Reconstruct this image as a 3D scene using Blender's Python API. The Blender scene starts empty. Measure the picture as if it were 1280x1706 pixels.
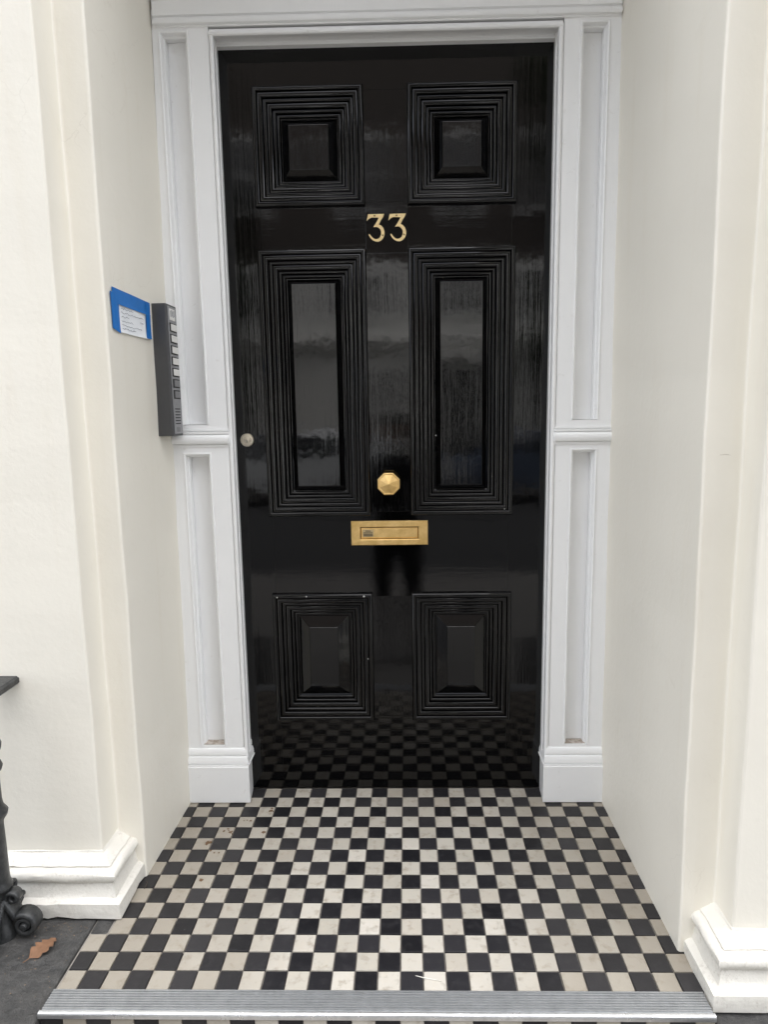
import bpy, bmesh, math, random
from mathutils import Vector, Matrix
random.seed(33)
scene = bpy.context.scene
C = scene.collection
R = math.radians

# ------------------------------------------------------------------ camera, sky, sun, exposure
cam_d = bpy.data.cameras.new('camera'); cam = bpy.data.objects.new('camera', cam_d); C.objects.link(cam)
cam.location = (.0284, -2.0312, 1.2636); cam.rotation_euler = (1.4287, .0134, .0181)
cam_d.sensor_fit = 'VERTICAL'; cam_d.sensor_height = 36; cam_d.sensor_width = 27
cam_d.lens = 1065.2366 * 36 / 1706
cam_d.shift_x = -18.885 / 1706; cam_d.shift_y = -8.5735 / 1706
cam_d.clip_start = .01; cam_d.clip_end = 2000
scene.camera = cam

SUN_EL, SUN_AZ = R(70), R(22)          # bright overcast: a broad veiled sun almost overhead
world = bpy.data.worlds.new('World'); scene.world = world; world.use_nodes = True
wn = world.node_tree.nodes; wl = world.node_tree.links
sky = wn.new('ShaderNodeTexSky'); sky.sky_type = 'NISHITA'; sky.sun_disc = False
sky.sun_elevation = SUN_EL; sky.sun_rotation = SUN_AZ; sky.dust_density = 3; sky.air_density = 1
hs = wn.new('ShaderNodeHueSaturation'); hs.inputs['Saturation'].default_value = .3
wl.new(sky.outputs[0], hs.inputs['Color']); wl.new(hs.outputs[0], wn['Background'].inputs['Color'])
wn['Background'].inputs['Strength'].default_value = .15
sun_d = bpy.data.lights.new('sun', 'SUN'); sun_d.energy = 1.5; sun_d.angle = R(120); sun_d.color = (1, .97, .93)
sun = bpy.data.objects.new('sun', sun_d); C.objects.link(sun)
sd = Vector((math.sin(SUN_AZ) * math.cos(SUN_EL), math.cos(SUN_AZ) * math.cos(SUN_EL), math.sin(SUN_EL)))
sun.rotation_euler = sd.to_track_quat('Z', 'Y').to_euler(); sun.location = sd * 30
vs = scene.view_settings; vs.view_transform = 'Standard'; vs.look = 'None'; vs.gamma = 1; vs.use_curve_mapping = False
vs.exposure = 2.2

# ------------------------------------------------------------------ helpers
WL = {}
class MB:
    def __init__(s): s.v = []; s.f = []; s.m = []
    def add(s, vs_, fs, mi=0):
        b = len(s.v); s.v += [tuple(p) for p in vs_]; s.f += [tuple(b + i for i in f) for f in fs]; s.m += [mi] * len(fs); return s
    def box(s, x0, x1, y0, y1, z0, z1, mi=0):
        return s.add([(x0,y0,z0),(x1,y0,z0),(x1,y1,z0),(x0,y1,z0),(x0,y0,z1),(x1,y0,z1),(x1,y1,z1),(x0,y1,z1)],
            [(0,3,2,1),(4,5,6,7),(0,1,5,4),(1,2,6,5),(2,3,7,6),(3,0,4,7)], mi)
    def loft(s, rings, cap=(True, True), closed=True, mi=0):
        n = len(rings[0]); v = [p for r in rings for p in r]; f = []
        for i in range(len(rings) - 1):
            for j in range(n if closed else n - 1):
                k = (j + 1) % n; f.append((i*n+j, i*n+k, (i+1)*n+k, (i+1)*n+j))
        if cap[0]: f.append(tuple(range(n))[::-1])
        if cap[1]: f.append(tuple((len(rings)-1)*n + j for j in range(n)))
        return s.add(v, f, mi)
    def lathe(s, prof, c=(0,0,0), n=24, axis='Z', ph=0, mi=0):
        rings = []
        for r, h in prof:
            ring = []
            for j in range(n):
                a = 2*math.pi*j/n + ph
                if axis == 'Z': ring.append((c[0]+r*math.cos(a), c[1]+r*math.sin(a), c[2]+h))
                elif axis == 'Y': ring.append((c[0]+r*math.cos(a), c[1]-h, c[2]+r*math.sin(a)))
                else: ring.append((c[0]+h, c[1]+r*math.cos(a), c[2]+r*math.sin(a)))
            rings.append(ring)
        return s.loft(rings, mi=mi)
    def prism(s, poly, y0, y1, mi=0):                # polygon in X,Z pushed through Y
        return s.loft([[(x, y0, z) for x, z in poly], [(x, y1, z) for x, z in poly]], mi=mi)
    def build(s, name, mat, parent=None, smooth=None, bevel=None, seg=2, origin=None):
        me = bpy.data.meshes.new(name)
        lo = [min(p[i] for p in s.v) for i in range(3)]; hi = [max(p[i] for p in s.v) for i in range(3)]
        c = Vector(origin) if origin else Vector([(a+b)/2 for a, b in zip(lo, hi)])
        me.from_pydata([Vector(p) - c for p in s.v], [], s.f)
        for m_ in (mat if isinstance(mat, (list, tuple)) else [mat]): me.materials.append(m_)
        me.polygons.foreach_set('material_index', s.m)
        bm = bmesh.new(); bm.from_mesh(me); bmesh.ops.recalc_face_normals(bm, faces=bm.faces); bm.to_mesh(me); bm.free()
        if smooth is not None: me.shade_smooth(); me.set_sharp_from_angle(angle=R(smooth))
        o = bpy.data.objects.new(name, me); C.objects.link(o)
        WL[o.name] = c
        if parent: o.parent = parent; o.location = c - WL[parent.name]
        else: o.location = c
        if bevel:
            b = o.modifiers.new('bevel', 'BEVEL'); b.width = bevel; b.segments = seg; b.limit_method = 'ANGLE'; b.angle_limit = R(35)
            b.harden_normals = False
        return o
def thing(name, label, cat, loc=(0,0,0), group=None):
    o = bpy.data.objects.new(name, None); C.objects.link(o); o.location = loc; o.empty_display_size = .1
    WL[o.name] = Vector(loc); return tag(o, label, cat, group)
def tag(o, label, cat=None, group=None, kind=None):
    o['label'] = label
    if cat: o['category'] = cat
    if group: o['group'] = group
    if kind: o['kind'] = kind
    return o
def structure(o, label=None):
    o['kind'] = 'structure'
    if label: o['label'] = label
    return o
def ring_rect(mb, x0, x1, z0, z1, prof, close=False, mi=0):
    """mitred rectangular moulding; prof = (inset, y)"""
    rings = [[(x0+t, y, z0+t), (x1-t, y, z0+t), (x1-t, y, z1-t), (x0+t, y, z1-t)] for t, y in prof]
    mb.loft(rings, cap=(False, close), mi=mi)
def sweep_plan(mb, path, prof, side=1, mi=0, jit=0):
    """mitred sweep of prof (out, z) along a plan polyline; out is to the right of travel when side=1"""
    n = len(path); offs = []
    for i in range(n):
        d = []
        for a, b in ((i-1, i), (i, i+1)):
            if 0 <= a and b < n:
                v = Vector((path[b][0]-path[a][0], path[b][1]-path[a][1])).normalized(); d.append(Vector((v.y, -v.x))*side)
        if len(d) == 1: offs.append(d[0])
        else: offs.append((d[0]+d[1]) / (1 + d[0].dot(d[1])))
    jr = random.Random(17)
    def ring(i, j):
        r_ = []
        for q, (p, z) in enumerate(prof):
            d = (jr.gauss(0, j), jr.gauss(0, j)) if j and p > .001 else (0, 0)
            r_.append((path[i][0]+offs[i].x*(p+d[0]), path[i][1]+offs[i].y*(p+d[0]), z + (d[1] if z > .01 else (jr.uniform(-.003, .004) if j else 0))))
        return r_
    mb.loft([ring(i, jit) for i in range(n)], cap=(True, True), closed=True, mi=mi)
def tube(mb, pts, rad, n=8, mi=0):
    rings = []; P = [Vector(p) for p in pts]; up = Vector((.13, .27, .95))
    for i, p in enumerate(P):
        t = (P[min(i+1, len(P)-1)] - P[max(i-1, 0)]).normalized()
        a = t.cross(up); a = a.normalized() if a.length > 1e-4 else t.orthogonal().normalized(); b = t.cross(a)
        r = rad[i] if isinstance(rad, (list, tuple)) else rad
        rings.append([tuple(p + a*r*math.cos(2*math.pi*j/n) + b*r*math.sin(2*math.pi*j/n)) for j in range(n)])
    mb.loft(rings, mi=mi)

# ------------------------------------------------------------------ materials
class NT:
    def __init__(s, name):
        s.mat = bpy.data.materials.new(name); s.mat.use_nodes = True
        s.n = s.mat.node_tree.nodes; s.l = s.mat.node_tree.links; s.b = s.n['Principled BSDF']
    def node(s, t, **kw):
        nd = s.n.new(t)
        for k, v in kw.items():
            if hasattr(nd, k) and not isinstance(k, int): setattr(nd, k, v)
        return nd
    def link(s, a, b): s.l.new(a, b)
    def pos(s, scale=(1,1,1)):
        g = s.n.new('ShaderNodeNewGeometry'); m = s.n.new('ShaderNodeMapping'); m.inputs['Scale'].default_value = scale
        s.link(g.outputs['Position'], m.inputs['Vector']); return m.outputs[0]
    def noise(s, vec, scale, detail=4, rough=.55, dist=0):
        nd = s.n.new('ShaderNodeTexNoise'); nd.inputs['Scale'].default_value = scale; nd.inputs['Detail'].default_value = detail
        nd.inputs['Roughness'].default_value = rough; nd.inputs['Distortion'].default_value = dist
        s.link(vec, nd.inputs['Vector']); return nd.outputs['Fac']
    def ramp(s, fac, stops):
        nd = s.n.new('ShaderNodeValToRGB'); e = nd.color_ramp.elements
        while len(e) < len(stops): e.new(.5)
        for i, (p, c) in enumerate(stops): e[i].position = p; e[i].color = (*c, 1) if isinstance(c, (tuple, list)) else (c, c, c, 1)
        s.link(fac, nd.inputs[0]); return nd.outputs[0]
    def mix(s, fac, a, b, mode='MIX'):
        nd = s.n.new('ShaderNodeMix'); nd.data_type = 'RGBA'; nd.blend_type = mode
        for sock, v in ((nd.inputs[0], fac), (nd.inputs[6], a), (nd.inputs[7], b)):
            if isinstance(v, (int, float)): sock.default_value = v
            elif isinstance(v, (tuple, list)): sock.default_value = (*v, 1)
            else: s.link(v, sock)
        return nd.outputs[2]
    def math(s, op, a, b=None, c=None):
        nd = s.n.new('ShaderNodeMath'); nd.operation = op
        for i, v in enumerate((a, b, c)):
            if v is None: continue
            if isinstance(v, (int, float)): nd.inputs[i].default_value = v
            else: s.link(v, nd.inputs[i])
        return nd.outputs[0]
    def bump(s, h, dist, strength=1, prev=None):
        nd = s.n.new('ShaderNodeBump'); nd.inputs['Distance'].default_value = dist; nd.inputs['Strength'].default_value = strength
        s.link(h, nd.inputs['Height'])
        if prev: s.link(prev, nd.inputs['Normal'])
        return nd.outputs[0]
    def out(s, color=None, rough=None, normal=None, metal=None, **kw):
        for k, v in (('Base Color', color), ('Roughness', rough), ('Normal', normal), ('Metallic', metal)):
            if v is None: continue
            if isinstance(v, (int, float)): s.b.inputs[k].default_value = v
            elif isinstance(v, (tuple, list)): s.b.inputs[k].default_value = (*v, 1)
            else: s.link(v, s.b.inputs[k])
        for k, v in kw.items(): s.b.inputs[k.replace('_', ' ')].default_value = v
        return s.mat
def plain(name, col, rough=.5, metal=0, var=.12, scale=30, bump=0):
    t = NT(name); p = t.pos(); n = t.noise(p, scale, 4)
    c = t.mix(n, tuple(x*(1-var) for x in col), tuple(min(1, x*(1+var)) for x in col))
    return t.out(c, rough, t.bump(n, bump) if bump else None, metal)

def wall_paint(name, base, grime=0, bumpd=.0009):
    t = NT(name); p = t.pos()
    big = t.noise(p, 1.7, 3, .5); fine = t.noise(p, 60, 4, .6); mid = t.noise(p, 9, 4, .6)
    streak = t.noise(t.pos((9, 9, .8)), 2.2, 4, .6)
    c = t.mix(t.ramp(big, [(.3, 0), (.72, 1)]), tuple(x*.94 for x in base), base)
    c = t.mix(t.ramp(streak, [(.55, 0), (.8, .35)]), c, tuple(a*b for a, b in zip(base, (.9, .87, .82))))
    speck = t.ramp(t.noise(p, 38, 6, .75), [(.70, 0), (.78, .55)])
    c = t.mix(speck if grime else t.math('MULTIPLY', speck, .35), c, (.36, .32, .27))
    if not grime:
        vo = t.n.new('ShaderNodeTexVoronoi'); vo.feature = 'DISTANCE_TO_EDGE'; vo.inputs['Scale'].default_value = 3.1
        wv = t.n.new('ShaderNodeVectorMath'); wv.operation = 'ADD'; nz = t.n.new('ShaderNodeTexNoise'); nz.inputs['Scale'].default_value = 7; nz.inputs['Detail'].default_value = 5
        t.link(p, nz.inputs['Vector']); sc_ = t.n.new('ShaderNodeVectorMath'); sc_.operation = 'SCALE'; sc_.inputs['Scale'].default_value = .22
        t.link(nz.outputs['Color'], sc_.inputs[0]); t.link(p, wv.inputs[0]); t.link(sc_.outputs[0], wv.inputs[1]); t.link(wv.outputs[0], vo.inputs['Vector'])
        cr = t.math('MULTIPLY', t.math('LESS_THAN', vo.outputs['Distance'], .0032), t.ramp(t.noise(p, 1.9, 2), [(.62, 0), (.70, .13)]))
        c = t.mix(cr, c, (.45, .40, .33))
        sm = t.math('MULTIPLY', t.ramp(t.noise(p, 20, 6, .7, .8), [(.58, 0), (.72, .35)]), t.ramp(t.noise(p, 2.6, 2), [(.5, 0), (.66, 1)]))
        c = t.mix(sm, c, tuple(a*b for a, b in zip(base, (.82, .80, .77))))
    if grime:
        g = t.math('MULTIPLY', t.ramp(t.noise(p, 120, 5, .7, 0), [(.5, 0), (.68, .6)]), t.ramp(t.noise(p, 16, 3, .5), [(.42, .05), (.6, 1)]))
        c = t.mix(g, c, (.42, .385, .33))
    h = t.math('ADD', t.math('MULTIPLY', mid, 1.6 if not grime else 1.), t.math('MULTIPLY', t.noise(p, 34, 4, .6) if grime else fine, .6 if not grime else 1.3))
    return t.out(c, .62 if grime else .5, t.bump(h, bumpd*(2.2 if grime else 1)))
M_WALL = wall_paint('cream_wall_paint', (.805, .768, .68))
M_BASE = wall_paint('weathered_base_paint', (.70, .675, .615), 1)
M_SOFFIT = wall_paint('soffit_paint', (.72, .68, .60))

def frame_paint():
    t = NT('white_gloss_paint'); p = t.pos()
    brush = t.noise(t.pos((60, 60, 2.2)), 3, 5, .6); mid = t.noise(p, 14, 3)
    c = t.mix(mid, (.805, .808, .805), (.84, .84, .835))
    dirt = t.ramp(t.noise(p, 26, 7, .75, .4), [(.62, 0), (.76, .4)])
    c = t.mix(dirt, c, (.46, .43, .38))
    return t.out(c, .34, t.bump(brush, .0003))
M_FRAME = frame_paint()
def crevice():
    t = NT('dusty_ledge_paint'); p = t.pos()
    c = t.mix(t.ramp(t.noise(p, 70, 5), [(.35, 0), (.65, 1)]), (.27, .225, .18), (.50, .45, .40))
    return t.out(c, .85)
M_DUST = crevice()

def door_paint(name, horizontal):
    t = NT(name)
    sc = (5, 40, 60) if horizontal else (70, 60, 3.5)
    b1 = t.noise(t.pos(sc), 1.6, 5, .62); b2 = t.noise(t.pos((sc[0]*.35, 20, sc[2]*.35)), 1.4, 3, .5)
    dust = t.noise(t.pos(), 55, 6, .7); wav = t.noise(t.pos(), 16, 2)
    c = t.mix(t.ramp(dust, [(.6, 0), (.8, .35)]), (.0006, .0006, .0007), (.004, .004, .0042))
    r = t.math('ADD', t.math('MULTIPLY', dust, .06), .025)
    h = t.math('ADD', b1, t.math('MULTIPLY', b2, 1.3)); h = t.math('ADD', h, t.math('MULTIPLY', wav, 1.1))
    nrm = t.bump(h, .00013 if horizontal else .00029)
    return t.out(c, r, nrm, IOR=1.48)
M_DV = door_paint('black_gloss_vertical_brush', False)
M_DH = door_paint('black_gloss_horizontal_brush', True)

def brass():
    t = NT('aged_brass'); p = t.pos()
    n = t.noise(p, 24, 6, .7); f = t.noise(t.pos((400, 400, 40)), 2, 3)
    c = t.mix(t.ramp(n, [(.35, 0), (.7, 1)]), (.66, .43, .15), (.88, .63, .28))
    r = t.math('ADD', t.math('MULTIPLY', n, .25), .36)
    return t.out(c, r, t.bump(f, .0002), .72)
M_BRASS = brass()
M_BRASSP = plain('polished_brass_numeral', (.86, .67, .36), .3, .7, .1, 90)
M_SCREW = plain('dull_screw', (.16, .11, .05), .5, 1.)
M_STEEL = plain('worn_nickel', (.62, .56, .46), .3, 1., .15, 160)

PITCH = .052
def tile_mat(name, dark):
    t = NT(name)
    g = t.n.new('ShaderNodeNewGeometry'); pos = g.outputs['Position']
    # per-tile random number from the tile cell
    snap = t.n.new('ShaderNodeVectorMath'); snap.operation = 'SNAP'; snap.inputs[1].default_value = (PITCH, PITCH, 10)
    off = t.n.new('ShaderNodeVectorMath'); off.operation = 'ADD'; off.inputs[1].default_value = (0, 0, 5)
    t.link(pos, off.inputs[0]); t.link(off.outputs[0], snap.inputs[0])
    wnz = t.n.new('ShaderNodeTexWhiteNoise'); wnz.noise_dimensions = '3D'; t.link(snap.outputs[0], wnz.inputs['Vector'])
    rnd = wnz.outputs['Value']
    vein = t.noise(pos, 48, 5, .6, .1); fine = t.noise(pos, 260, 4, .6); cloud = t.noise(pos, 3.2, 4, .55)
    sep = t.n.new('ShaderNodeSeparateXYZ'); t.link(pos, sep.inputs[0])
    # soil left untrodden along the two side walls and under the door
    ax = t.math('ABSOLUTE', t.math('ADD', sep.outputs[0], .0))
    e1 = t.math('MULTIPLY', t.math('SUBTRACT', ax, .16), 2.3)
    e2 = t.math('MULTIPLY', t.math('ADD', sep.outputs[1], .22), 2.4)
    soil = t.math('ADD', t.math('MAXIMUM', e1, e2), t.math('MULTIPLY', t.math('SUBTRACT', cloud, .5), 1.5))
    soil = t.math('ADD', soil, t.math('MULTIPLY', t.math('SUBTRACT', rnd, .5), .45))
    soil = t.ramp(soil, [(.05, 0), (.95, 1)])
    if dark:
        c = t.mix(rnd, (.008, .0078, .0095), (.024, .023, .026))
        c = t.mix(t.ramp(vein, [(.5, 0), (.75, .3)]), c, (.055, .053, .055))
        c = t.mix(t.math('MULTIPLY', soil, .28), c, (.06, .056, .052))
        c = t.mix(t.ramp(t.noise(pos, 75, 3, .8), [(.73, 0), (.77, .5)]), c, (.3, .29, .28))
        r = .42
    else:
        c = t.mix(rnd, (.37, .345, .295), (.54, .51, .455))
        c = t.mix(t.ramp(rnd, [(.82, 0), (.86, .5)]), c, (.30, .265, .215))
        c = t.mix(t.ramp(vein, [(.42, 0), (.75, .4)]), c, (.46, .41, .33))
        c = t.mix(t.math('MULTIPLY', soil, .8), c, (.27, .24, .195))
        c = t.mix(t.ramp(t.noise(pos, 34, 5, .62, .1), [(.53, 0), (.70, .6)]), c, (.22, .185, .14))
        # rust drips dropped on the tiles by the left wall
        wob = t.n.new('ShaderNodeTexNoise'); wob.inputs['Scale'].default_value = 130; t.link(pos, wob.inputs['Vector'])
        acc = None
        for x, y, rr in RUST_SPOTS:
            d = t.n.new('ShaderNodeVectorMath'); d.operation = 'DISTANCE'; t.link(pos, d.inputs[0]); d.inputs[1].default_value = (x, y, .0)
            w = t.math('ADD', d.outputs['Value'], t.math('MULTIPLY', t.math('SUBTRACT', wob.outputs['Fac'], .5), rr*2.2))
            m = t.math('LESS_THAN', w, rr)
            acc = m if acc is None else t.math('MAXIMUM', acc, m)
        c = t.mix(t.math('MULTIPLY', acc, .9), c, (.10, .045, .014))
        r = .4
    rr = t.math('ADD', t.math('MULTIPLY', vein, .25), r - .1)
    h = t.math('ADD', vein, t.math('MULTIPLY', fine, .4))
    return t.out(c, rr, t.bump(h, .0006), Specular_IOR_Level=.22)
RUST_SPOTS = [(-0.426, -0.112, 0.004), (-0.427, -0.126, 0.006), (-0.418, -0.129, 0.003), (-0.502, -0.177, 0.003), (-0.493, -0.174, 0.003), (-0.481, -0.177, 0.0035), (-0.552, -0.228, 0.004), (-0.542, -0.218, 0.0045), (-0.529, -0.233, 0.006), (-0.521, -0.241, 0.004), (-0.538, -0.224, 0.003), (-0.427, -0.233, 0.006), (-0.583, -0.282, 0.008), (-0.585, -0.288, 0.006), (-0.578, -0.28, 0.005), (-0.566, -0.318, 0.004), (-0.552, -0.327, 0.003), (-0.538, -0.326, 0.003), (-0.555, -0.437, 0.005), (-0.547, -0.38, 0.003)]
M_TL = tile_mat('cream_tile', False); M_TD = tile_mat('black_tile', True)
M_GROUT = plain('grout', (.24, .22, .195), .9, 0, .6, 25, .0006)

def stone(name, a, b, sc=14, rough=.75, bd=.004):
    t = NT(name); p = t.pos(); n = t.noise(p, sc*1.6, 9, .74, .1); f = t.noise(p, sc*9, 5, .7); big = t.noise(p, 3, 3)
    c = t.mix(t.ramp(n, [(.3, 0), (.7, 1)]), a, b)
    c = t.mix(t.ramp(big, [(.4, 0), (.7, .5)]), c, tuple((x+y)*.42 for x, y in zip(a, b)))
    c = t.mix(t.ramp(t.noise(p, 24, 7, .8), [(.6, 0), (.72, .6)]), c, tuple(x*1.7+.02 for x in b))
    return t.out(c, rough, t.bump(t.math('ADD', n, t.math('MULTIPLY', f, .35)), bd))
M_STONE = stone('dark_slate_stone', (.014, .015, .017), (.125, .12, .112), 17, .46, .012)
M_PAVE = stone('paving_stone', (.14, .135, .125), (.24, .23, .22), 5, .85)
M_ROAD = stone('asphalt', (.04, .04, .042), (.065, .065, .066), 20, .9)
def alu(name, base, rough):
    t = NT(name); s = t.noise(t.pos((3, 260, 260)), 2, 4, .6); n = t.noise(t.pos(), 30, 6, .7)
    c = t.mix(t.ramp(n, [(.4, 0), (.75, .6)]), base, tuple(x*.55 for x in base))
    return t.out(c, t.math('ADD', t.math('MULTIPLY', n, .3), rough), t.bump(s, .0004), .9)
M_ALU = alu('scuffed_aluminium', (.47, .48, .49), .36); M_ALUN = alu('bright_aluminium_nose', (.78, .79, .80), .16)
def iron():
    t = NT('black_painted_iron'); p = t.pos(); n = t.noise(p, 45, 6, .7)
    c = t.mix(t.ramp(n, [(.4, 0), (.75, 1)]), (.016, .017, .018), (.05, .051, .05))
    return t.out(c, .38, t.bump(n, .002))
M_IRON = iron()
M_PLAST = plain('dark_grey_plastic', (.050, .050, .052), .45, 0, .1, 120, .0002)
M_ICFACE = plain('brushed_grey_panel', (.30, .30, .31), .35, .6, .15, 120)
M_BTN = plain('pale_name_card', (.72, .71, .68), .35, 0, .06, 200)
M_BTND = plain('dim_name_card', (.17, .17, .175), .4, 0, .1, 200)
M_INK = plain('ink', (.12, .13, .17), .6); M_PAPER = plain('note_paper', (.84, .86, .88), .7, 0, .04, 90)
M_TAPE = plain('blue_masking_tape', (.009, .15, .48), .55, 0, .12, 40, .0004)
M_BLK = plain('matt_black', (.01, .01, .01), .7)  # one even black for phone, backing, slots, keyway and button surrounds
M_LEAF = plain('dry_leaf', (.19, .098, .052), .75, 0, .4, 60, .0012)
M_CHIP = plain('bare_primer_chip', (.6, .6, .58), .6)

# ------------------------------------------------------------------ ground, road, steps
G = -.5
structure(MB().box(-60, 60, -60, -1.44, G-.3, G).build('pavement', M_PAVE), 'pale paved ground at the foot of the steps')
structure(MB().box(-60, 60, -12, -5, G-.2, G+.004).build('road', M_ROAD), 'dark asphalt road along the street')
FW0, FW1 = -.778, .668
st = MB()
st.box(FW0, FW1, -1.14, -.80, G-.3, -.165)
st.box(FW0, FW1, -1.44, -1.14, G-.3, -.33)
steps = structure(st.build('steps', M_GROUT, bevel=.002), 'entrance steps leading up to the tiled floor')
floor = structure(MB().box(FW0, .72, -.78, .05, -.5, -.006).box(FW0, .667, -.832, -.7805, -.5, -.0065).build('floor', M_GROUT), 'black and cream chequered tile floor of the porch')
for (y, ztop) in ((-.834, -.0085), (-1.1405, -.167)):          # tiled risers
    for i in range(-15, 13):
        for r in range(3):
            x0, x1 = i*PITCH+.001, (i+1)*PITCH-.001
            x0 = max(x0, FW0+.002); x1 = min(x1, .665)
            if x1-x0 < .008: continue
            z1 = ztop - r*PITCH; z0 = max(z1-PITCH+.002, ztop-.15)
            MB().box(x0, x1, y-.006, y-.0005, z0, z1).build('tile', M_TD if (i+r) % 2 == 1 else M_TL, steps, bevel=.0008, seg=1)

def tile_geo(mb, x0, x1, y0, y1, zt=0., zb=-.0055, ch=.0011):
    mb.add([(x0,y0,zb),(x1,y0,zb),(x1,y1,zb),(x0,y1,zb),(x0,y0,zt-ch),(x1,y0,zt-ch),(x1,y1,zt-ch),(x0,y1,zt-ch),
            (x0+ch,y0+ch,zt),(x1-ch,y0+ch,zt),(x1-ch,y1-ch,zt),(x0+ch,y1-ch,zt)],
           [(0,1,5,4),(1,2,6,5),(2,3,7,6),(3,0,4,7),(4,5,9,8),(5,6,10,9),(6,7,11,10),(7,4,8,11),(8,9,10,11)])
full = {}
for dark in (0, 1):
    mb = MB(); h = PITCH/2 - .0014; tile_geo(mb, -h, h, -h, h)
    o = mb.build('tile', M_TD if dark else M_TL, floor, origin=(0,0,0)); full[dark] = o.data; bpy.data.objects.remove(o)
back = {0: MB(), 1: MB()}; ntile = 0
cells = []
for r in range(15):
    y0 = -.78 + r*PITCH; y1 = y0+PITCH
    for c in range(-15, 13):
        x0, x1 = c*PITCH, (c+1)*PITCH
        yc = (y0+y1)/2
        lim_l = -.773 if r < 3 else (-.7285 if r == 3 else -.735); lim_r = .69
        if y0 > -.09: lim_l, lim_r = -.535, .49            # between the plinth blocks
        x0 = max(x0, lim_l); x1 = min(x1, lim_r)
        if x1-x0 < .006: continue
        cells.append((r, c, x0, x1, y0, y1))
cells.sort(key=lambda q: (q[0], abs(q[1])))
for r, c, x0, x1, y0, y1 in cells:
    dark = 1 if (r+c) % 2 == 0 else 0
    jx, jy, jz = random.uniform(-.0004, .0004), random.uniform(-.0004, .0004), random.uniform(-.0005, .0003)
    if ntile < 300:
        ntile += 1
        if x1-x0 > PITCH-.001:
            o = bpy.data.objects.new('tile', full[dark]); C.objects.link(o); o.parent = floor
            o.location = Vector(((x0+x1)/2+jx, (y0+y1)/2+jy, jz)) - WL[floor.name]
            o.rotation_euler = (random.uniform(-.004, .004), random.uniform(-.004, .004), random.uniform(-.008, .008))
        else:
            mb = MB(); tile_geo(mb, x0+.0014, x1-.0014, y0+.0014, y1-.0014); mb.build('tile', M_TD if dark else M_TL, floor)
    else:
        tile_geo(back[dark], x0+.0014+jx, x1-.0014+jx, y0+.0014+jy, y1-.0014+jy, jz)
for dark in (0, 1):
    o = back[dark].build('tile', M_TD if dark else M_TL, floor); o['kind'] = 'stuff'
    o['label'] = ('black' if dark else 'cream') + ' floor tiles in the rows nearest the door'

# aluminium nosing
nos = thing('step_nosing', 'ribbed grey aluminium nosing strip along the front edge of the tiled floor', 'nosing', (-.05, -.82, 0))
NX0, NX1 = -.776, .664
prof = [(-.782, -.008), (-.782, .0035)]
for k in range(8):
    y = -.783 - k*.0062
    prof += [(y, .0042), (y-.0035, .0042), (y-.0041, .0022), (y-.0058, .0022)]
prof += [(-.834, .0042), (-.834, -.008)]
MB().loft([[(x, y, z) for y, z in prof] for x in (NX0, NX1)]).build('ribbed_tread', M_ALU, nos)
pn = [(-.8342, -.006), (-.8342, .0046), (-.838, .0046), (-.8412, .0034), (-.8428, .0008), (-.8432, -.002), (-.8432, -.0078), (-.8405, -.0078), (-.8405, -.006)]
MB().loft([[(x, y, z) for y, z in pn] for x in (NX0-.003, NX1+.002)]).build('rounded_nose', M_ALUN, nos, smooth=50)

# stone slabs either side of the steps
structure(MB().box(-2.6, FW0-.003, -1.55, -.49, G-.2, -.004).box(FW0-.0025, -.7305, -.6225, -.5, -.02, -.0042).build('stone_ledge', M_STONE, bevel=.008), 'dark weathered stone slab left of the tiled floor')
structure(MB().box(.6695, 2.4, -1.55, -.7808, G-.2, -.017).build('stone_ledge', M_STONE, bevel=.008), 'dark stone slab right of the steps')

# ------------------------------------------------------------------ porch walls
BASE = [(0, .004), (.066, .004), (.067, .025), (.066, .042), (.058, .046), (.050, .049), (.046, .060), (.042, .078), (.040, .084), (.044, .087), (.050, .093), (.0525, .102),
        (.051, .111), (.046, .117), (.038, .1205), (.030, .1215), (.030, .1235), (.033, .124), (.027, .128), (.02, .133), (.010, .139), (.004, .142), (.003, .146), (0, .148)]
HT = 3.3
def wall_prism(plan_bottom, plan_top, z0, z1, n=24):
    return MB().loft([[(a[0]+(b[0]-a[0])*k/n+.0011*math.sin(k*1.3+i*2.1)+.0006*math.sin(k*2.9+i), a[1]+(b[1]-a[1])*k/n+.0011*math.sin(k*1.7+i*1.3), z0+(z1-z0)*k/n) for i, (a, b) in enumerate(zip(plan_bottom, plan_top))] for k in range(n+1)])
XL = lambda z: -.703 + .0115*z
XR = lambda z: .653 - .0068*z
lw = thing('porch_wall', 'cream painted wall and stepped pilaster left of the door, with the iron railing fixed to it', 'wall', (-1.2, -.5, 0))
zb = -.05
wall_prism([(-2.6,-.515),(-.781,-.515),(-.781,-.425),(-.712,-.425),(XL(zb),.0),(XL(zb),.2),(-2.6,.2)],
           [(-2.6,-.515),(-.781,-.515),(-.781,-.425),(-.705,-.425),(XL(HT),.0),(XL(HT),.2),(-2.6,.2)], zb, HT).build('pilaster', M_WALL, lw, bevel=.006, seg=3)
mb = MB(); sweep_plan(mb, [(-2.6,-.514)] + [(-1.1+.0245*k, -.514) for k in range(13)] + [(-.782,-.514),(-.782,-.49),(-.782,-.46),(-.782,-.424)], BASE, 1, jit=.0008); mb.build('base_moulding', M_BASE, lw, smooth=38)
rw = thing('porch_wall', 'cream painted wall and stepped pilaster right of the door, bare of any fittings', 'wall', (1.2, -.7, 0))
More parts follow.
